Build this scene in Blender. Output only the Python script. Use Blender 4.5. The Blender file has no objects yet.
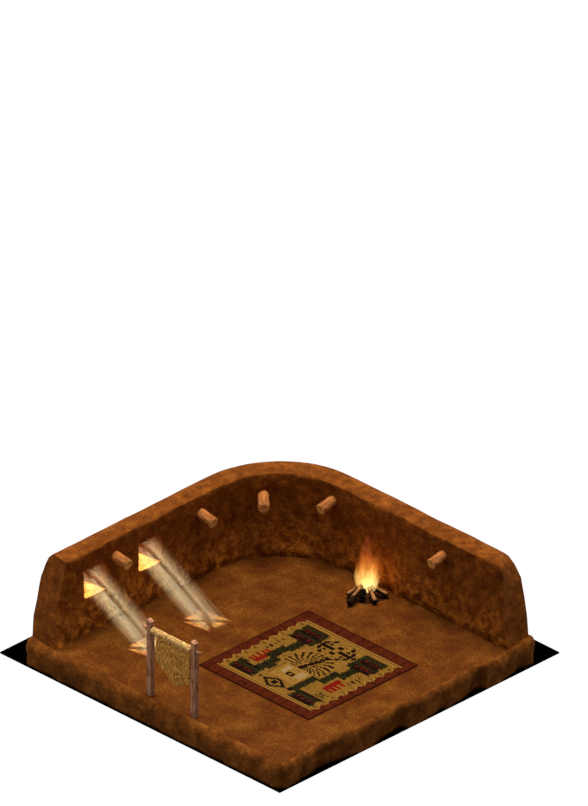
import bpy, bmesh, math, random
from mathutils import Vector, Matrix, noise
random.seed(7)
D = bpy.data
SC = bpy.context.scene
COL = SC.collection
PI = math.pi
H = 0.55            # floor height above the black ground

# ---------------------------------------------------------------- helpers
def lin(r, g, b, k=1.0):
    f = lambda c: (c/12.92 if c <= .04045 else ((c+.055)/1.055)**2.4)
    return (f(r/255)*k, f(g/255)*k, f(b/255)*k, 1)

def mesh_obj(name, bm, mats, parent=None, smooth=True, recalc=True):
    if recalc: bmesh.ops.recalc_face_normals(bm, faces=bm.faces)
    me = D.meshes.new(name); bm.to_mesh(me); bm.free()
    for m in (mats if isinstance(mats, (list, tuple)) else [mats]): me.materials.append(m)
    if smooth:
        for p in me.polygons: p.use_smooth = True
    o = D.objects.new(name, me); COL.objects.link(o)
    if parent: o.parent = parent
    return o

def empty(name, loc=(0, 0, 0)):
    o = D.objects.new(name, None); o.location = loc; COL.objects.link(o); return o

def tag(o, label, cat, group=None, kind=None):
    o['label'] = label; o['category'] = cat
    if group: o['group'] = group
    if kind: o['kind'] = kind
    return o

def structure(o): o['kind'] = 'structure'; return o

class NT:
    def __init__(s, name):
        s.m = D.materials.new(name); s.m.use_nodes = True
        s.t = s.m.node_tree; s.t.nodes.clear()
        s.out = s.t.nodes.new('ShaderNodeOutputMaterial')
    def n(s, typ, **kw):
        nd = s.t.nodes.new('ShaderNode'+typ)
        for k, v in kw.items():
            if k.startswith('_'): setattr(nd, k[1:], v)
            else: nd.inputs[k.replace('__', ' ')].default_value = v
        return nd
    def l(s, a, b): s.t.links.new(a, b)
    def coords(s, scale=(1, 1, 1), kind='Object'):
        tc = s.n('TexCoord'); mp = s.n('Mapping', Scale=scale)
        s.l(tc.outputs[kind], mp.inputs['Vector']); return mp.outputs[0]
    def noise(s, vec, scale, detail=3, rough=.6, dist=0):
        nd = s.n('TexNoise', Scale=scale, Detail=detail, Roughness=rough, Distortion=dist)
        s.l(vec, nd.inputs['Vector']); return nd.outputs['Fac']
    def ramp(s, fac, stops):
        nd = s.n('ValToRGB'); cr = nd.color_ramp
        while len(cr.elements) < len(stops): cr.elements.new(.5)
        for e, (p, c) in zip(cr.elements, stops): e.position = p; e.color = c
        s.l(fac, nd.inputs['Fac']); return nd.outputs['Color']
    def mix(s, fac, a, b, mode='MIX'):
        nd = s.n('Mix', _data_type='RGBA', _blend_type=mode)
        for sock, v in ((nd.inputs['Factor'], fac), (nd.inputs['A'], a), (nd.inputs['B'], b)):
            pass
        fi = [i for i in nd.inputs if i.enabled]
        for sock, v in zip(fi, (fac, a, b)):
            if isinstance(v, (int, float, tuple)): sock.default_value = v
            else: s.l(v, sock)
        return [o for o in nd.outputs if o.enabled][0]
    def math(s, op, a, b=0.0, clamp=False):
        nd = s.n('Math', _operation=op, _use_clamp=clamp)
        for sock, v in zip(nd.inputs, (a, b)):
            if isinstance(v, (int, float)): sock.default_value = v
            else: s.l(v, sock)
        return nd.outputs[0]
    def finish(s, col, rough=.95, bump=None, bstr=.5, bdist=.02, spec=.03):
        p = s.n('BsdfPrincipled')
        p.inputs['Roughness'].default_value = rough
        p.inputs['Specular IOR Level'].default_value = spec
        if isinstance(col, tuple): p.inputs['Base Color'].default_value = col
        else: s.l(col, p.inputs['Base Color'])
        if bump is not None:
            b = s.n('Bump', Strength=bstr, Distance=bdist)
            s.l(bump, b.inputs['Height']); s.l(b.outputs[0], p.inputs['Normal'])
        s.l(p.outputs[0], s.out.inputs['Surface'])
        return s.m

# ---------------------------------------------------------------- materials
def earth(name, dark, mid, light, k, scale=2.6, fine=26, bscale=5, bdist=.05, bstr=.7, lo=.36, hi=.66, mottle=False):
    t = NT(name); v = t.coords()
    a = t.noise(v, scale, 5, .68, .15)
    f = t.noise(v, fine, 2, .8)
    m = t.math('ADD', t.math('MULTIPLY', a, .74), t.math('MULTIPLY', f, .26))
    c = t.ramp(m, [(lo, lin(*dark, k)), ((lo+hi)/2, lin(*mid, k)), (hi, lin(*light, k))])
    c2 = t.noise(v, .8, 2, .5)
    c = t.mix(t.math('MULTIPLY', t.math('SUBTRACT', c2, .5, ), 1.2, True), c, lin(*dark, k))
    if mottle:
        tc = t.n('TexCoord'); sp = t.n('SeparateXYZ'); t.l(tc.outputs['Object'], sp.inputs[0])
        mz = t.math('SUBTRACT', 1.0, t.math('MULTIPLY', t.math('SUBTRACT', sp.outputs['Z'], .7), .78), True)   # clay splashes, denser near the foot
        mm = t.noise(t.coords((1, 1, .8)), 6.5, 4, .72, .3)
        mk = t.math('MULTIPLY', t.math('MULTIPLY', t.math('SUBTRACT', mm, .47), 8.0, True), mz)
        c = t.mix(t.math('MULTIPLY', mk, .85), c, lin(172, 102, 34, k))
    b = t.math('ADD', t.noise(v, bscale, 5, .65), t.math('MULTIPLY', f, .22))
    return t.finish(c, bump=b, bstr=bstr, bdist=bdist)

KF = .56
M_wall = earth('adobe_plaster', (88, 41, 10), (116, 60, 16), (150, 84, 27), KF*1.9, scale=5, bscale=4.5, bdist=.10, bstr=.9, mottle=True)
M_outer = earth('adobe_plaster_plain', (84, 40, 10), (110, 58, 16), (142, 78, 26), KF*1.6, scale=5, bscale=6, bdist=.04)
M_rock = earth('rough_earth_edge', (72, 37, 9), (106, 57, 17), (140, 84, 30), KF*1.6, scale=3.4, bscale=5, bdist=.07)
M_peg = None

def floor_mat():
    t = NT('packed_earth_floor'); v = t.coords()
    a = t.noise(v, 1.9, 5, .65, .3)
    f = t.noise(v, 20, 3, .85)
    m = t.math('ADD', t.math('MULTIPLY', a, .45), t.math('MULTIPLY', f, .55))
    c = t.ramp(m, [(.40, lin(92, 40, 12, KF*.92)), (.475, lin(108, 56, 15, KF*.92)), (.54, lin(124, 69, 20, KF*.92)), (.62, lin(148, 92, 32, KF*.92))])
    return t.finish(c, bump=t.math('ADD', f, a), bstr=.35, bdist=.03)
M_floor = floor_mat()

t = NT('black_ground'); M_black = t.finish((0, 0, 0, 1), rough=1, spec=0)

def wood(name, dark, light, k=1.0, sc=(14, 14, 2), bd=.01):
    t = NT(name); v = t.coords(sc)
    a = t.noise(v, 1.6, 4, .7, .5)
    c = t.ramp(a, [(.33, lin(*dark, k)), (.68, lin(*light, k))])
    return t.finish(c, rough=.85, bump=a, bstr=.35, bdist=bd)
M_post = wood('weathered_post_wood', (74, 44, 30), (186, 132, 98), KF*2.2)
M_bark = wood('reddish_beam_wood', (92, 46, 18), (196, 124, 66), KF*1.8, (3, 16, 16))
M_cut = wood('pale_cut_wood', (160, 104, 50), (222, 160, 86), KF*2.0, (9, 9, 9))
M_logbark = wood('charred_bark', (14, 9, 6), (70, 46, 28), KF*.9, (3, 12, 12), .02)
M_logsplit = wood('split_log_wood', (90, 56, 28), (190, 136, 80), KF*1.7, (3, 16, 16))
M_lattice = wood('window_lattice_wood', (70, 45, 25), (120, 80, 45), KF)
M_char = wood('charcoal', (8, 6, 5), (26, 18, 13), 1.0, (9, 9, 9), .02)

def straw(name, dark, mid, light, k, scale):
    t = NT(name); v = t.coords(scale)
    a = t.noise(v, 5, 3, .8, .8)
    c = t.ramp(a, [(.34, lin(*dark, k)), (.5, lin(*mid, k)), (.66, lin(*light, k))])
    return t.finish(c, rough=.95, bump=a, bstr=1, bdist=.02)
M_straw = straw('woven_straw', (80, 46, 14), (172, 116, 48), (232, 172, 88), KF*2.1, (6, 6, 4))
M_roll = straw('rolled_straw', (92, 62, 28), (176, 132, 72), (236, 200, 140), KF*1.9, (5, 5, 5))

def rug_mat():
    t = NT('woven_rug'); at = t.n('Attribute', _attribute_name='weave')
    v = t.coords((1, 1, 1)); f = t.noise(v, 28, 2, .9)
    c = t.mix(t.math('MULTIPLY', t.math('SUBTRACT', f, .38), 1.6, True), at.outputs['Color'], t.mix(1.0, at.outputs['Color'], (.55, .5, .5, 1), 'MULTIPLY'))
    return t.finish(c, rough=1, bump=f, bstr=.4, bdist=.01)
M_rug = rug_mat()

# ---------------------------------------------------------------- ground and floor slab
bm = bmesh.new()
bmesh.ops.create_cube(bm, size=1)
for v in bm.verts: v.co = Vector(((v.co.x+.5)*7.99, (v.co.y+.5)*7.99, (v.co.z-.5)*.03))
structure(mesh_obj('floor_base', bm, M_black, smooth=False)).name = 'floor_2'

def rrect(x0, x1, y0, y1, radii, step=.06):
    """points + outward normals; radii at (x0,y0),(x1,y0),(x1,y1),(x0,y1)"""
    pts = []
    cs = [((x0, y0), PI, radii[0], (1, 1)), ((x1, y0), 1.5*PI, radii[1], (-1, 1)),
          ((x1, y1), 0, radii[2], (-1, -1)), ((x0, y1), .5*PI, radii[3], (1, -1))]
    arcs = []
    for (c, a0, r, (sx, sy)) in cs:
        cx, cy = c[0]+sx*r, c[1]+sy*r
        n = max(3, int(r*PI/2/step))
        arcs.append([((cx+r*math.cos(a0+PI/2*i/n), cy+r*math.sin(a0+PI/2*i/n)), (math.cos(a0+PI/2*i/n), math.sin(a0+PI/2*i/n))) for i in range(n+1)])
    for i in range(4):
        pts += arcs[i]
        (p, nn) = arcs[i][-1]; (q, _) = arcs[(i+1) % 4][0]
        d = math.dist(p, q); k = int(d/step)
        for j in range(1, k): pts.append(((p[0]+(q[0]-p[0])*j/k, p[1]+(q[1]-p[1])*j/k), nn))
    return pts

ring = rrect(.50, 8.0, 0.0, 7.54, (.32, .30, .32, 2.3))
levels = [(.0, .02, .0), (.06, .01, .0), (.14, .0, .0), (.24, .0, .0), (.34, .01, .0), (.42, .03, .0), (.48, .06, .02), (.52, .10, .04), (.54, .13, .06), (H, .17, .09)]
GAP = [(0, 0), (.2, 0), (.74, .08), (1.2, .14), (1.43, .13), (1.86, .05), (2.57, 0), (3.09, .09), (3.43, .16), (3.55, .14), (3.66, .0), (4.34, .01), (4.69, .06), (4.82, 0), (5.43, .09), (5.74, .18), (5.80, .16), (5.9, 0), (6.4, .02), (6.86, .09), (7.0, .05), (7.5, .03)]
def gap(y):
    for (a, u), (b, v) in zip(GAP, GAP[1:]):
        if a <= y <= b: return u+(v-u)*(y-a)/(b-a)
    return 0
bm = bmesh.new(); rows = []
for li, (z, insl, insr) in enumerate(levels):
    row = []
    for ((px, py), (nx, ny)) in ring:
        right = max(0, min(1, nx*1.4)); ins = insl+(insr-insl)*right
        n1 = noise.noise(Vector((px*1.3+3, py*1.3+1, z*1.2)))
        n2 = noise.noise(Vector((px*3.3, py*3.3, z*3+5)))
        n3 = noise.noise(Vector((px*8, py*8, z*6)))
        n4 = abs(noise.noise(Vector((px*2.6, py*2.6, .3*z+2))))
        top = max(0, min(1, z/.5))
        off = ins + .035*max(0, n1+.1) + .022*n2 + .014*n3 + .05*n4*(.25+.75*top)*(1-right)
        if right > .3: off += gap(py)*(1-.45*top) - .01
        if nx < -.2 or ny > .2: off += .22*max(0, (.32-z)/.32)**1.6
        off = min(max(off, .0), .185)
        row.append(bm.verts.new((px-nx*off, py-ny*off, z)))
    rows.append(row)
N = len(ring)
for a, b in zip(rows, rows[1:]):
    for i in range(N):
        f = bm.faces.new((a[i], a[(i+1) % N], b[(i+1) % N], b[i])); f.material_index = 1
prev = rows[-1]; cx0, cy0 = 4.3, 3.7
for q in (.93, .8, .6, .4, .2, .08):
    cur = [bm.verts.new((cx0+(v.co.x-cx0)*q, cy0+(v.co.y-cy0)*q, H)) for v in rows[-1]]
    for i in range(N): bm.faces.new((prev[i], prev[(i+1) % N], cur[(i+1) % N], cur[i]))
    prev = cur
cv = bm.verts.new((cx0, cy0, H))
for i in range(N): bm.faces.new((prev[i], prev[(i+1) % N], cv))
bm.faces.new(list(reversed(rows[0]))).material_index = 1
bmesh.ops.remove_doubles(bm, verts=bm.verts, dist=.006)
fl = structure(mesh_obj('floor', bm, [M_floor, M_rock]))
for p in fl.data.polygons:
    if p.material_index == 0: p.use_smooth = False

# ---------------------------------------------------------------- curved adobe wall in three stretches
TOP = 2.33
# profile: z, x of left stretch, y of right stretch, corner radius, y of left end, x of right end, bumpiness
OUT = [(.50, .67, 7.33, 2.10, .25, 7.76), (.98, .62, 7.38, 2.1, .35, 7.68), (1.42, .62, 7.38, 2.1, .46, 7.60), (1.80, .62, 7.37, 2.1, .56, 7.52),
       (2.07, .67, 7.33, 2.05, .62, 7.38), (2.24, .73, 7.27, 2.0, .66, 7.28), (2.32, .80, 7.20, 2.0, .68, 7.20)]
TOPL = [(2.355, .87, 7.13, 1.97, .67, 7.26), (2.36, 1.03, 6.97, 1.86, .66, 7.42), (2.345, 1.235, 6.765, 1.72, .62, 7.62), (2.335, 1.262, 6.735, 1.70, .61, 7.64)]
INN = [(2.315, 1.272, 6.715, 1.68, .605, 7.66), (2.29, 1.277, 6.71, 1.68, .60, 7.67), (2.05, 1.29, 6.70, 1.70, .53, 7.69), (1.47, 1.30, 6.685, 1.76, .35, 7.71), (1.1, 1.325, 6.67, 1.8, .26, 7.74), (.75, 1.36, 6.655, 1.86, .19, 7.80), (.50, 1.41, 6.64, 1.9, .14, 7.87)]
def densify(L, k):
    r = []
    for a, b in zip(L, L[1:]):
        for j in range(k): r.append(tuple(a[q]+(b[q]-a[q])*j/k for q in range(6)))
    r.append(L[-1]); return r
prof = [(p, 0) for p in densify(OUT, 3)] + [(p, 1) for p in densify(TOPL, 1)] + [(p, 2) for p in densify(INN[:2], 1)[:-1]+densify(INN[1:], 5)]
def wall_point(p, side, sec, t):
    z, x, y, r, ys, xe = p
    if sec == 0: P = Vector((x, ys+(y-r-ys)*t, z)); n = Vector((1, 0, 0))
    elif sec == 1:
        a = PI - t*PI/2; P = Vector((x+r+r*math.cos(a), y-r+r*math.sin(a), z)); n = Vector((-math.cos(a), -math.sin(a), 0))
    else: P = Vector((x+r+(xe-x-r)*t, y, z)); n = Vector((0, -1, 0))
    if side == 2:
        low = max(0, min(1, (1.25-z)/.7))
        d = .018*noise.noise(P*2.2) + .03*low*noise.noise(P*3.0+Vector((9, 0, 0))) + .012*noise.noise(P*7) 
        d += low*.11*min(.5, abs(noise.noise(Vector((P.x*2.6+.3, P.y*2.6, P.z*1.1))))*1.6)
        if z < .68: d -= .35*(.68-z)*(1+1.2*noise.noise(P*4))
        # scalloped foot of the wall
        P = P + n*d
    elif side == 1: P = P + n*.015*noise.noise(P*2.5) + Vector((0, 0, .012*noise.noise(P*4)))
    else: P = P - n*.02*noise.noise(P*2.0)
    return P
def wall(name, sec, nseg):
    bm = bmesh.new(); cols = []
    for i in range(nseg+1):
        cols.append([bm.verts.new(wall_point(p, s, sec, i/nseg)) for p, s in prof])
    m = len(prof)
    for a, b in zip(cols, cols[1:]):
        for j in range(m):
            f = bm.faces.new((a[j], a[(j+1) % m], b[(j+1) % m], b[j]))
            f.material_index = 0 if (prof[j][1] == 2 and prof[(j+1) % m][1] == 2) else 1
    # end caps: strips between the outer and the inner side
    no = sum(1 for p in prof if p[1] == 0)
    for c in (cols[0], cols[-1]):
        vs = [bm.verts.new(v.co) for v in c]
        A = vs[:no+1]; B = vs[:no:-1]                       # both run from the foot to the top
        i = j = 0
        while i < len(A)-1 or j < len(B)-1:
            if j == len(B)-1 or (i < len(A)-1 and A[i+1].co.z <= B[j+1].co.z): f = bm.faces.new((A[i], A[i+1], B[j])); i += 1
            else: f = bm.faces.new((A[i], B[j+1], B[j])); j += 1
            f.material_index = 1
    o = mesh_obj(name, bm, [M_wall, M_outer])
    for p in o.data.polygons:
        if len(p.vertices) > 4: p.use_smooth = False
    return structure(o)
wl = wall('wall_left', 0, 90)
wall('wall_back', 1, 56)
wall('wall_right', 2, 90)

# window openings: hexahedral cuts, splayed upwards to the outside
SUN = Vector((1.48, .20, -1.08)).normalized()
WIN = [1.10, 2.67]                       # y of the near jamb
WW = .64
def cutter(y0):
    bm = bmesh.new()
    xi, xo = 1.5, .45
    def ring4(x, ya, yb, za, zb): return [bm.verts.new((x, ya, za)), bm.verts.new((x, yb, za)), bm.verts.new((x, yb, zb)), bm.verts.new((x, ya, zb))]
    a = ring4(xi, y0+.03, y0+WW+.0, 1.31, 1.90)
    b = ring4(1.28, y0-.01, y0+WW+.03, 1.31, 1.955)
    c = ring4(.80, y0-.14, y0+WW-.10, 1.31, 2.25)
    d = ring4(xo, y0-.2, y0+WW-.16, 1.31, 2.25)
    for p, q in ((a, b), (b, c), (c, d)):
        for i in range(4): bm.faces.new((p[i], p[(i+1) % 4], q[(i+1) % 4], q[i]))
    bm.faces.new(a); bm.faces.new(d)
    return mesh_obj('cutter', bm, M_wall, smooth=False)
cuts = [cutter(y) for y in WIN]
for c in cuts:
    md = wl.modifiers.new('cut', 'BOOLEAN'); md.object = c; md.operation = 'DIFFERENCE'; md.solver = 'EXACT'
bpy.context.view_layer.update()
dg = bpy.context.evaluated_depsgraph_get()
nm = D.meshes.new_from_object(wl.evaluated_get(dg))
wl.modifiers.clear(); wl.data = nm
for c in cuts: D.objects.remove(c)
for o in D.objects:
    if o.name.startswith('wall_'): o.data.set_sharp_from_angle(angle=math.radians(42))

# crossed bars standing in each opening
def bar(p, q, r, m, name, parent):
    bm = bmesh.new(); p = Vector(p); q = Vector(q); d = (q-p)
    mat = Matrix.Translation((p+q)/2) @ d.to_track_quat('Z', 'Y').to_matrix().to_4x4()
    bmesh.ops.create_cone(bm, cap_ends=True, segments=8, radius1=r, radius2=r*.85, depth=d.length, matrix=mat)
    return mesh_obj(name, bm, m, parent)
for k, y0 in enumerate(WIN):
    w = structure(empty('window_%d' % (k+1), (.84, y0+.25, 1.31)))
    for n_, (a, b) in enumerate((((.0, -.35, .30), (.02, .35, .96)), ((.04, -.35, .96), (.06, .35, .30)))):
        bar(a, b, .046, M_lattice, 'lattice_bar', w)

# ---------------------------------------------------------------- beam ends in the wall
def cyl_rows(bm, L, r0, r1, seg=16, nl=5, wob=.06, x0=0, seed=0, mi=0, cap0=True):
    rows = []
    for i in range(nl+1):
        t = i/nl; r = r0+(r1-r0)*t
        rows.append([bm.verts.new((x0+L*t, r*(1+wob*noise.noise(Vector((math.cos(a)*1.4+seed, math.sin(a)*1.4, t*2))))*math.cos(a),
                                   r*(1+wob*noise.noise(Vector((math.cos(a)*1.4+seed, math.sin(a)*1.4, t*2))))*math.sin(a))) for a in [2*PI*j/seg for j in range(seg)]])
    for a, b in zip(rows, rows[1:]):
        for j in range(seg): bm.faces.new((a[j], a[(j+1) % seg], b[(j+1) % seg], b[j])).material_index = mi
    if cap0: bm.faces.new(rows[0])
    return rows
def beam_end():
    r = empty('beam_end')
    bm = bmesh.new(); rows = cyl_rows(bm, .42, .115, .122, nl=6, wob=.12); bm.faces.new(rows[-1])
    mesh_obj('shaft', bm, M_bark, r)
    bm = bmesh.new(); rows = cyl_rows(bm, .012, .116, .106, nl=1, wob=.12, x0=.421); bm.faces.new(rows[-1])
    c = mesh_obj('cut_face', bm, M_cut, r, smooth=False); c['label'] = 'pale sawn end face'
    return r
def dup(root):
    r = root.copy(); COL.objects.link(r)
    for ch in list(root.children):
        c = ch.copy(); COL.objects.link(c); c.parent = r
    return r
pegs = [((1.66, 2.01), 0, 'reddish wooden beam end on the left wall between the two window openings'),
        ((1.68, 4.42), -4, 'wooden beam end just right of the right window opening, pointing down right'),
        ((1.975, 5.56), -45, 'wooden beam end at the curved back of the wall, pointing straight at the viewer'),
        ((2.82, 6.33), -90, 'wooden beam end high on the wall, left of the campfire'),
        ((5.96, 6.36), -90, 'wooden beam end on the right wall, to the right of the campfire')]
proto = beam_end()
for i, ((x, y), a, lab) in enumerate(pegs):
    o = proto if i == 0 else dup(proto)
    ar = math.radians(a); dirv = Vector((math.cos(ar), math.sin(ar), -.16)).normalized()
    o.rotation_euler = dirv.to_track_quat('X', 'Z').to_euler()
    o.location = Vector((x, y, 1.88)) - dirv*.43
    tag(o, lab, 'beam', 'round beam ends sticking out of the adobe wall')

# ---------------------------------------------------------------- rug
NR = 96
BORD, BORD2, TAN, TAN2, PALE, GRN, BLK, RED, DRED, WHT = range(10)
KR = KF*1.0
pal = [lin(92, 34, 11, KR), lin(60, 19, 6, KR), lin(142, 100, 36, KR), lin(108, 70, 22, KR), lin(160, 116, 48, KR), lin(40, 38, 14, KR), lin(28, 11, 5, KR), lin(128, 22, 9, KR), lin(88, 24, 10, KR), lin(170, 150, 112, KR)]
def tri(x, p): x = (x/p) % 1.0; return abs(x-.5)*2
def rug_color(a, b):
    jit = random.random()
    za = .062 + .03*(1-tri(b, .084)); zb = .948 - .03*(1-tri(b+.02, .084))
    if b < .098 or b > .902 or a < za or a > zb:
        if a < .010 or a > .990 or b < .010 or b > .990: return BORD2
        if int(((a if b < .098 or b > .902 else b))*300) % 7 == 3: return BORD2
        return BORD if jit < .85 else BORD2
    if b < .128 or b > .872:
        return TAN2 if .108 < b < .116 or .884 < b < .892 else PALE
    if a < za+.012 or a > zb-.012: return PALE
    if (a < za+.05 or a > zb-.05): return TAN2 if tri(b+(.02 if a > .5 else 0), .084) > .78 else TAN
    # corner blocks, feathered dark stripes with red
    for (a0, a1, b0, b1) in ((.13, .33, .14, .245), (.14, .335, .675, .86), (.685, .875, .665, .855), (.69, .885, .13, .24)):
        e = .012*random.random()+.01*tri(b, .02)
        if a0-e < a < a1+e and b0 < b < b1:
            if a < a0+.02 or a > a1-.02: return GRN if jit < .8 else BLK
            m = (b-b0)/(b1-b0)
            k = int((b-b0)/.03) % 3
            if k == 1: return DRED if (jit < .7 and int(a*96) % 4) else BLK
            return (BLK if k == 0 else GRN) if jit < .95 else DRED
    # stepped dark bands
    e = .012*tri(b, .018)+.008*random.random()
    for (a0, a1, b0, b1) in ((.27, .325, .245, .43), (.215, .27, .40, .56), (.245, .295, .54, .68), (.325, .35, .28, .36),
                             (.63, .67, .20, .42), (.69, .735, .40, .56), (.735, .785, .52, .67)):
        if a0-e < a < a1+e and b0 < b < b1: return GRN if jit < .75 else BLK
    # red combs
    if .195 < a < .235 and .29 < b < .475: return RED
    if .155 < a <= .195 and .29 < b < .475 and ((b-.29)/.038) % 1 < .5: return RED
    if .775 < a < .815 and .34 < b < .50: return RED
    if .815 <= a < .86 and .34 < b < .50 and ((b-.34)/.04) % 1 < .55: return RED
    # small dark dashes beside the combs
    if .10 < a < .17 and .47 < b < .62 and ((b-.47)/.035) % 1 < .35 and tri(a, .05) > .25: return BLK
    if .84 < a < .91 and .50 < b < .62 and ((b-.5)/.035) % 1 < .35: return BLK
    if .13 < a < .20 and .24 < b < .275: return GRN if jit < .6 else TAN2
    if .80 < a < .88 and .255 < b < .30 and jit < .55: return GRN
    # pale square with central emblem
    if .37 < a < .63 and .245 < b < .43:
        if abs(a-.5) < .028 and abs(b-.335) < .022: return BLK if (abs(a-.5) > .012 or abs(b-.335) > .01) else TAN
        if (.415 < a < .46 or .545 < a < .59) and .325 < b < .405 and tri(b+a*.6, .026) > .45: return WHT
        if a < .385 or a > .615 or b < .255: return TAN2
        return PALE if jit < .8 else TAN
    # feathered figure in the middle
    if .33 < a < .67 and .43 < b < .66:
        da, db = a-.5, b-.50
        r = math.hypot(da, db); th = math.atan2(da, db)
        if abs(da-.25*db) < .014+.05*max(0, .06-abs(db)): return BLK
        if r < .17 and math.sin(th*22+2.6*math.sin(r*24)+1.5*math.sin(th*3)) > .35 and r > .03: return BLK
        return TAN if jit < .7 else PALE
    # lattice of black diamonds at the far end
    if .33 < a < .68 and .67 < b < .85:
        u = abs(a-.5); w = abs(b-.755)
        p, q = a-.5, b-.755
        k = abs(((p+q)/.085) % 1-.5)+abs(((p-q)/.085) % 1-.5)
        if u+w*1.5 < .145 and k < .42: return BLK
        if abs((u+w)-.155) < .02 and u > .05 and tri(u, .04) > .2: return BLK
        if u < .13 and w < .015 and u > .045: return BLK
        return TAN if jit < .8 else PALE
    if .36 < a < .66 and .13 < b < .235:
        u = abs(a-.5); w = abs(b-.185)
        if abs((u+w*1.6)-.085) < .02: return BLK
        if u < .02 and w < .02: return BLK
        if u > .11 and w < .012: return BLK
        return TAN
    return TAN if jit < .90 else TAN2
bm = bmesh.new(); cl = bm.loops.layers.float_color.new('weave')
X0, X1, Y0, Y1 = 3.90, 7.04, 1.78, 4.905
g = [[bm.verts.new((X0+(X1-X0)*i/NR, Y0+(Y1-Y0)*j/NR, H+.018+.003*noise.noise(Vector((i*.1, j*.1, 0))))) for j in range(NR+1)] for i in range(NR+1)]
for i in range(NR):
    for j in range(NR):
        f = bm.faces.new((g[i][j], g[i+1][j], g[i+1][j+1], g[i][j+1]))
        c = pal[rug_color((i+.5)/NR, (j+.5)/NR)]
        for lp in f.loops: lp[cl] = c
# thickness: skirt down to the floor
bd = [g[i][0] for i in range(NR+1)] + [g[NR][j] for j in range(1, NR+1)] + [g[i][NR] for i in range(NR-1, -1, -1)] + [g[0][j] for j in range(NR-1, 0, -1)]
lowv = [bm.verts.new((v.co.x, v.co.y, H+.001)) for v in bd]
for i in range(len(bd)):
    k = (i+1) % len(bd); f = bm.faces.new((bd[i], lowv[i], lowv[k], bd[k]))
    for lp in f.loops: lp[cl] = pal[BORD2]
f = bm.faces.new(lowv)
for lp in f.loops: lp[cl] = pal[BORD2]
rug = mesh_obj('rug', bm, M_rug, smooth=False)
tag(rug, 'square dark red bordered rug with tan and black woven pattern on the earth floor', 'rug')

# ---------------------------------------------------------------- rack with a woven mat
RY = .262; XL, XR = 4.04, 5.30; ZP = 2.075
rack = empty('wooden_rack', ((XL+XR)/2, RY, H))
def post(x, ztop):
    bm = bmesh.new(); rows = []
    for i in range(9):
        t = i/8; z = (ztop-H)*t
        h = .058*(1.02-.06*t)
        dx = .008*noise.noise(Vector((x, 0, z*2))); dy = .008*noise.noise(Vector((0, x, z*2)))
        tilt = .03*t if i == 8 else 0
        q = []
        for sx, sy in ((-1, -1), (-.72, -1.0), (.72, -1), (1, -1), (1, .0), (1, 1), (0, 1), (-1, 1), (-1, 0)):
            q.append(bm.verts.new((x-(XL+XR)/2+h*sx+dx, h*sy+dy, z + (-.02*sx if i == 8 else 0))))
        rows.append(q)
    m = len(rows[0])
    for a, b in zip(rows, rows[1:]):
        for j in range(m): bm.faces.new((a[j], a[(j+1) % m], b[(j+1) % m], b[j]))
    bm.faces.new(rows[0]); bm.faces.new(rows[-1])
    o = mesh_obj('post', bm, M_post, rack, smooth=False)
    return o
post(XL, 2.285); post(XR, 2.285)
bm = bmesh.new()
rows = cyl_rows(bm, XR-XL+.34, .034, .036, seg=12, nl=10, wob=.1, x0=-(XR-XL)/2-.18)
tip = bm.verts.new((-(XR-XL)/2-.25, 0, 0)); 
bm.faces.new(rows[-1])
bmesh.ops.delete(bm, geom=[f for f in bm.faces if len(f.verts) == 12 and f.calc_center_median().x < 0], context='FACES_ONLY')
for j in range(12): bm.faces.new((rows[0][j], rows[0][(j+1) % 12], tip))
dw = mesh_obj('dowel', bm, M_post, rack); dw.location = (0, 0, ZP-H)
tag(rack, 'two-post brown wooden rack standing at the front left edge of the floor', 'rack')

mat_ = empty('straw_mat', ((XL+XR)/2, RY, ZP))
bm = bmesh.new(); Lr = XR-XL-.124
rings_ = []
for i in range(41):
    t = i/40; x = -Lr/2+Lr*t
    rings_.append([bm.verts.new((x, (.074+.008*noise.noise(Vector((x*9, a*1.5, 0))))*math.cos(a), (.074+.008*noise.noise(Vector((x*9, a*1.5, 0))))*math.sin(a))) for a in [2*PI*j/18 for j in range(18)]])
for a, b in zip(rings_, rings_[1:]):
    for j in range(18): bm.faces.new((a[j], a[(j+1) % 18], b[(j+1) % 18], b[j]))
bm.faces.new(rings_[0]); bm.faces.new(rings_[-1])
ro = mesh_obj('roll', bm, M_roll, mat_); ro['label'] = 'pale rolled-up upper end of the mat'
bm = bmesh.new(); ncx, ncz = 30, 26
xa, xb = 4.235-(XL+XR)/2, 5.20-(XL+XR)/2
gr = []
for i in range(ncx+1):
    u = i/ncx; x = xa+(xb-xa)*u
    zb = 1.37-ZP + (1.045-1.37)*(u/.56) if u < .56 else (1.045-ZP)+(1.25-1.045)*((u-.56)/.44)
    colv = []
    for j in range(ncz+1):
        w = j/ncz; z = -.04+(zb+.04)*w
        y = -.008 - .028*math.sin(w*PI)*1.0 + .014*math.sin(u*9)*w + .006*noise.noise(Vector((x*8, z*8, 0)))
        zz = z + (.012*noise.noise(Vector((x*22, 0, 3))) if j == ncz else 0)
        colv.append(bm.verts.new((x, y, zz)))
    gr.append(colv)
for i in range(ncx):
    for j in range(ncz): bm.faces.new((gr[i][j], gr[i+1][j], gr[i+1][j+1], gr[i][j+1]))
pn = mesh_obj('hanging_panel', bm, M_straw, mat_)
sd = pn.modifiers.new('thick', 'SOLIDIFY'); sd.thickness = .022; sd.offset = 0
tag(mat_, 'coarse straw mat rolled over the rack bar, its pointed end hanging between the posts', 'mat')

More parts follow.
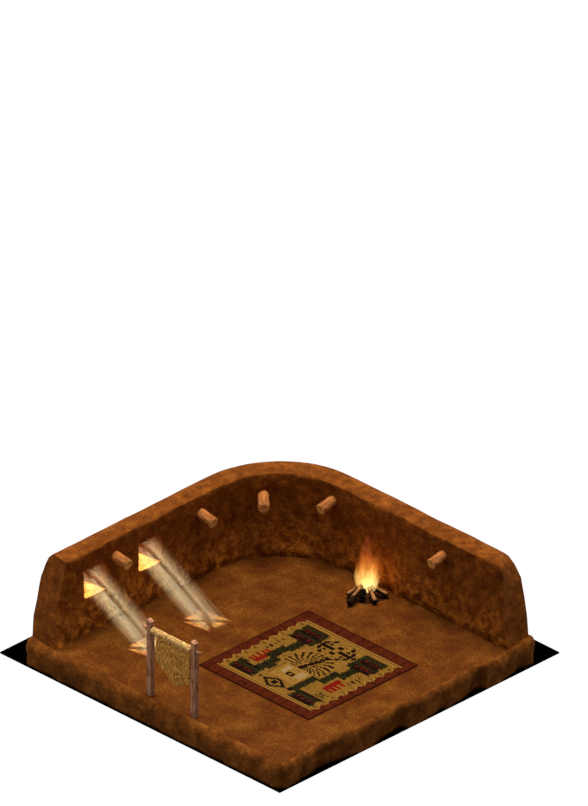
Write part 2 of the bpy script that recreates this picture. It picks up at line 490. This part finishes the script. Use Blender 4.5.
# ---------------------------------------------------------------- campfire
FC = Vector((4.29, 6.19, H))
def log(p, q, r0, r1, seed):
    """p: foot on the ground (centre), q: inner raised end"""
    p = Vector(p); q = Vector(q); d = q-p
    root = empty('firewood_log', p); root.rotation_euler = d.to_track_quat('X', 'Z').to_euler()
    bm = bmesh.new(); rows = cyl_rows(bm, d.length, r0, r1, seg=12, nl=8, wob=.45, seed=seed); bm.faces.new(rows[-1])
    mesh_obj('bark', bm, M_logbark, root)
    # split pale face on top of the log
    bm = bmesh.new(); L = d.length; A = []
    for i in range(9):
        t = .06+.84*i/8; r = (r0+(r1-r0)*t)
        A.append([bm.verts.new((L*t, r*c, r*s)) for c, s in ((.86, .60), (.50, 1.02), (-.35, 1.08), (-.80, .66), (-.25, .3), (.3, .3))])
    for a, b in zip(A, A[1:]):
        for j in range(6): bm.faces.new((a[j], a[(j+1) % 6], b[(j+1) % 6], b[j]))
    bm.faces.new(A[0]); bm.faces.new(A[-1])
    sp = mesh_obj('split_face', bm, M_logsplit, root); sp['label'] = 'pale unburnt split side'
    return root
zf = H+.055
logs = [((4.36, 5.60), (4.30, 6.05, H+.27), .062, .045, 'thick firewood log at front left of the campfire, pale split side up'),
        ((4.10, 5.82), (4.24, 6.12, H+.25), .055, .04, 'shorter firewood log behind the thick front left log of the campfire'),
        ((4.70, 6.03), (4.38, 6.16, H+.22), .056, .042, 'firewood log at the front right of the campfire'),
        ((4.68, 6.40), (4.36, 6.24, H+.22), .054, .04, 'firewood log at the far right side of the campfire')]
for k, ((x, y), q, r0, r1, lab) in enumerate(logs):
    o = log((x, y, zf+.008), q, r0, r1, k*3.7)
    tag(o, lab, 'log', 'firewood logs of the campfire')
bm = bmesh.new(); rows = cyl_rows(bm, .22, .062, .055, seg=10, nl=4, wob=.5, seed=9); bm.faces.new(rows[-1])
st = mesh_obj('charred_stub', bm, M_char); st.location = (4.42, 5.93, H+.012+.05); st.rotation_euler = (0, math.radians(-58), math.radians(120))
tag(st, 'black charred wood stub under the middle of the flames', 'log', 'firewood logs of the campfire')
bm = bmesh.new(); cen = bm.verts.new((0, 0, .028)); rr = []
for k, (r, z) in enumerate(((.14, .024), (.26, .014), (.36, .002))):
    rr.append([bm.verts.new((r*(1+.25*noise.noise(Vector((math.cos(a)*1.5, math.sin(a)*1.5, k))))*math.cos(a), r*(1+.25*noise.noise(Vector((math.cos(a)*1.5, math.sin(a)*1.5, k))))*math.sin(a), z)) for a in [2*PI*j/28 for j in range(28)]])
for j in range(28): bm.faces.new((cen, rr[0][j], rr[0][(j+1) % 28]))
for a, b in zip(rr, rr[1:]):
    for j in range(28): bm.faces.new((a[j], b[j], b[(j+1) % 28], a[(j+1) % 28]))
t = NT('ash_and_soot'); v = t.coords()
M_ash = t.finish(t.ramp(t.noise(v, 14, 3, .7), [(.35, lin(26, 14, 7, .8)), (.7, lin(66, 38, 18, .8))]), bump=t.noise(v, 20), bstr=.6, bdist=.02)
ash = mesh_obj('ash_bed', bm, M_ash); ash.location = FC
tag(ash, 'dark ash and soot spread on the floor beneath the campfire logs', 'ash', kind='stuff')

# flame: a body of glowing gas (emission only)
bm = bmesh.new()
pf = [(.12, .10, 0), (.14, .17, 0), (.20, .22, 0), (.30, .25, 0), (.42, .265, .0), (.55, .265, .01), (.68, .25, .02), (.80, .235, .02), (.90, .18, .0), (.98, .13, -.01), (1.08, .10, -.01), (1.18, .075, 0), (1.28, .065, .01), (1.36, .045, .015), (1.42, .012, .02)]
rows = []
for i, (z, r, sx) in enumerate(pf):
    row = []
    for j in range(36):
        a = 2*PI*j/36
        w = 1+.22*noise.noise(Vector((math.cos(a)*1.7, math.sin(a)*1.7, z*2.2+4)))*min(1, z*1.5)+.08*math.sin(a*5+z*7)*min(1, z)
        row.append(bm.verts.new(((r*w)*math.cos(a)+sx, (r*w)*math.sin(a)+sx, z)))
    rows.append(row)
for a, b in zip(rows, rows[1:]):
    for j in range(36): bm.faces.new((a[j], a[(j+1) % 36], b[(j+1) % 36], b[j]))
bm.faces.new(rows[0]); bm.faces.new(rows[-1])
t = NT('flame_gas'); tc = t.n('TexCoord'); sp = t.n('SeparateXYZ'); t.l(tc.outputs['Object'], sp.inputs[0])
v = t.coords((9, 9, 2.6)); nz = t.noise(v, 1.0, 3, .6, .8)
zz = sp.outputs['Z']
zn = t.math('DIVIDE', zz, 1.42)
zc = t.math('ADD', zn, t.math('MULTIPLY', t.math('SUBTRACT', nz, .5), -.35))
colr = t.ramp(zc, [(.08, (1, .72, .26, 1)), (.28, (1, .55, .13, 1)), (.42, (1, .33, .05, 1)), (.62, (1, .20, .03, 1)), (.9, (1, .16, .06, 1))])
stg = t.ramp(zc, [(.05, (1, 1, 1, 1)), (.26, (.75,)*3+(1,)), (.42, (.28,)*3+(1,)), (.62, (.15,)*3+(1,)), (.95, (.13,)*3+(1,))])
rad = t.math('SQRT', t.math('ADD', t.math('POWER', sp.outputs['X'], 2.0), t.math('POWER', sp.outputs['Y'], 2.0)))
core = t.math('SUBTRACT', 1.25, t.math('MULTIPLY', rad, 3.2), True)
patch = t.math('MULTIPLY', t.math('SUBTRACT', nz, .30), 3.2, True)
s_ = t.math('MULTIPLY', t.math('MULTIPLY', stg, t.math('MAXIMUM', core, .12)), t.math('MULTIPLY', patch, 8.0))
em = t.n('Emission'); t.l(colr, em.inputs['Color']); t.l(s_, em.inputs['Strength'])
t.l(em.outputs[0], t.out.inputs['Volume'])
M_flame = t.m
fla = mesh_obj('flame', bm, M_flame); fla.location = FC + Vector((.0, .0, -.0))
tag(fla, 'tall orange flame with pale yellow core rising from the campfire logs', 'fire')
fl_l = D.lights.new('fire_light', 'POINT'); fl_l.energy = 2.5; fl_l.color = (1, .5, .16); fl_l.shadow_soft_size = .15
lo = D.objects.new('fire_light', fl_l); lo.location = FC+Vector((0, 0, .45)); COL.objects.link(lo)

# ---------------------------------------------------------------- dusty shafts of sunlight
def dust_mat():
    t = NT('sunlit_dust'); v = t.coords((.12, 8, 8)); a = t.noise(v, 1.3, 3, .75)
    d = t.math('MULTIPLY', t.math('SUBTRACT', a, .42), 9.0)
    d = t.math('MULTIPLY', t.math('MAXIMUM', d, .16), .78)
    tc = t.n('TexCoord'); sp = t.n('SeparateXYZ'); t.l(tc.outputs['Object'], sp.inputs[0])
    ry = t.math('POWER', t.math('ABSOLUTE', t.math('DIVIDE', sp.outputs['Y'], .37)), 2.0)
    rz = t.math('POWER', t.math('ABSOLUTE', t.math('DIVIDE', sp.outputs['Z'], .29)), 2.0)
    d = t.math('MULTIPLY', d, t.math('SUBTRACT', 1.0, t.math('ADD', ry, rz), True))
    vs = t.n('VolumeScatter'); vs.inputs['Color'].default_value = (1, .54, .23, 1); vs.inputs['Anisotropy'].default_value = 0
    t.l(d, vs.inputs['Density']); t.l(vs.outputs[0], t.out.inputs['Volume'])
    return t.m
M_dust = dust_mat()
for k, y0 in enumerate(WIN):
    q = SUN.to_track_quat('X', 'Z'); org = Vector((1.3, y0+WW/2, 1.63))
    M = Matrix.Translation(org) @ q.to_matrix().to_4x4(); Mi = M.inverted()
    bm = bmesh.new(); A = []; B = []; n = 28
    for i in range(n):
        a = 2*PI*i/n; e = .8
        cy = math.copysign(abs(math.cos(a))**e, math.cos(a))*(WW/2+.03); cz = math.copysign(abs(math.sin(a))**e, math.sin(a))*.34
        P = Vector((1.3, org.y+cy, 1.63+cz))
        s0 = (1.16-1.3)/SUN.x; s1 = (H+.006-P.z)/SUN.z
        A.append(bm.verts.new(Mi @ (P+SUN*s0))); B.append(bm.verts.new(Mi @ (P+SUN*s1)))
    for i in range(n): bm.faces.new((A[i], A[(i+1) % n], B[(i+1) % n], B[i]))
    bm.faces.new(A); bm.faces.new(B)
    o = mesh_obj('sunbeam', bm, M_dust); o.matrix_world = M
    tag(o, ('slanting shaft of dusty sunlight from the left window opening to the floor behind the rack',
            'slanting shaft of dusty sunlight from the right window opening, nearer the curved back wall')[k], 'sunbeam', kind='stuff')
    sl = D.lights.new('sunlight', 'AREA'); DIST = 1.6
    sl.energy = 44; sl.color = (.78, .92, 1); sl.shape = 'RECTANGLE'; sl.size = .84; sl.size_y = .84
    sl.spread = math.radians(2.0)
    so = D.objects.new('sunlight', sl); so.location = org - SUN*DIST - Vector((0, 0, .22))
    so.rotation_euler = SUN.to_track_quat('-Z', 'Y').to_euler(); COL.objects.link(so)

# ---------------------------------------------------------------- sky, sun, camera
w = D.worlds.new('World'); SC.world = w; w.use_nodes = True
nt = w.node_tree; nt.nodes.clear()
out = nt.nodes.new('ShaderNodeOutputWorld'); bg = nt.nodes.new('ShaderNodeBackground'); bg.inputs['Color'].default_value = (1, 1, 1, 1)
tc = nt.nodes.new('ShaderNodeTexCoord'); dp = nt.nodes.new('ShaderNodeVectorMath'); dp.operation = 'DOT_PRODUCT'
dp.inputs[1].default_value = (-.80, .60, 0)
rp = nt.nodes.new('ShaderNodeMapRange'); rp.inputs['From Min'].default_value = -.7; rp.inputs['From Max'].default_value = .3
rp.inputs['To Min'].default_value = .18; rp.inputs['To Max'].default_value = 1.02
nt.links.new(tc.outputs['Generated'], dp.inputs[0]); nt.links.new(dp.outputs['Value'], rp.inputs['Value'])
nt.links.new(rp.outputs['Result'], bg.inputs['Strength']); nt.links.new(bg.outputs[0], out.inputs['Surface'])
sn = D.lights.new('sun', 'SUN'); sn.energy = 4.4; sn.angle = math.radians(25); sn.color = (1, .95, .88)
so = D.objects.new('sun', sn); COL.objects.link(so)
so.rotation_euler = Vector((.10, -.10, -1)).to_track_quat('-Z', 'Y').to_euler(); so.location = (4, 4, 9)

cam = D.cameras.new('camera'); cam.type = 'ORTHO'; S = 35*math.sqrt(2); cam.ortho_scale = 806/S
co = D.objects.new('camera', cam); COL.objects.link(co)
look = Vector((-math.cos(PI/6)*math.sqrt(.5), math.cos(PI/6)*math.sqrt(.5), -.5))
sx, sy = 294.0/35, (403-652)/17.5
P = Vector(((sx+sy)/2, (sx-sy)/2, 0))
co.location = P - look*25; co.rotation_euler = look.to_track_quat('-Z', 'Y').to_euler()
cam.clip_end = 200
SC.camera = co
SC.view_settings.view_transform = 'Standard'; SC.view_settings.look = 'None'
SC.view_settings.exposure = 0; SC.view_settings.gamma = 1; SC.view_settings.use_curve_mapping = False
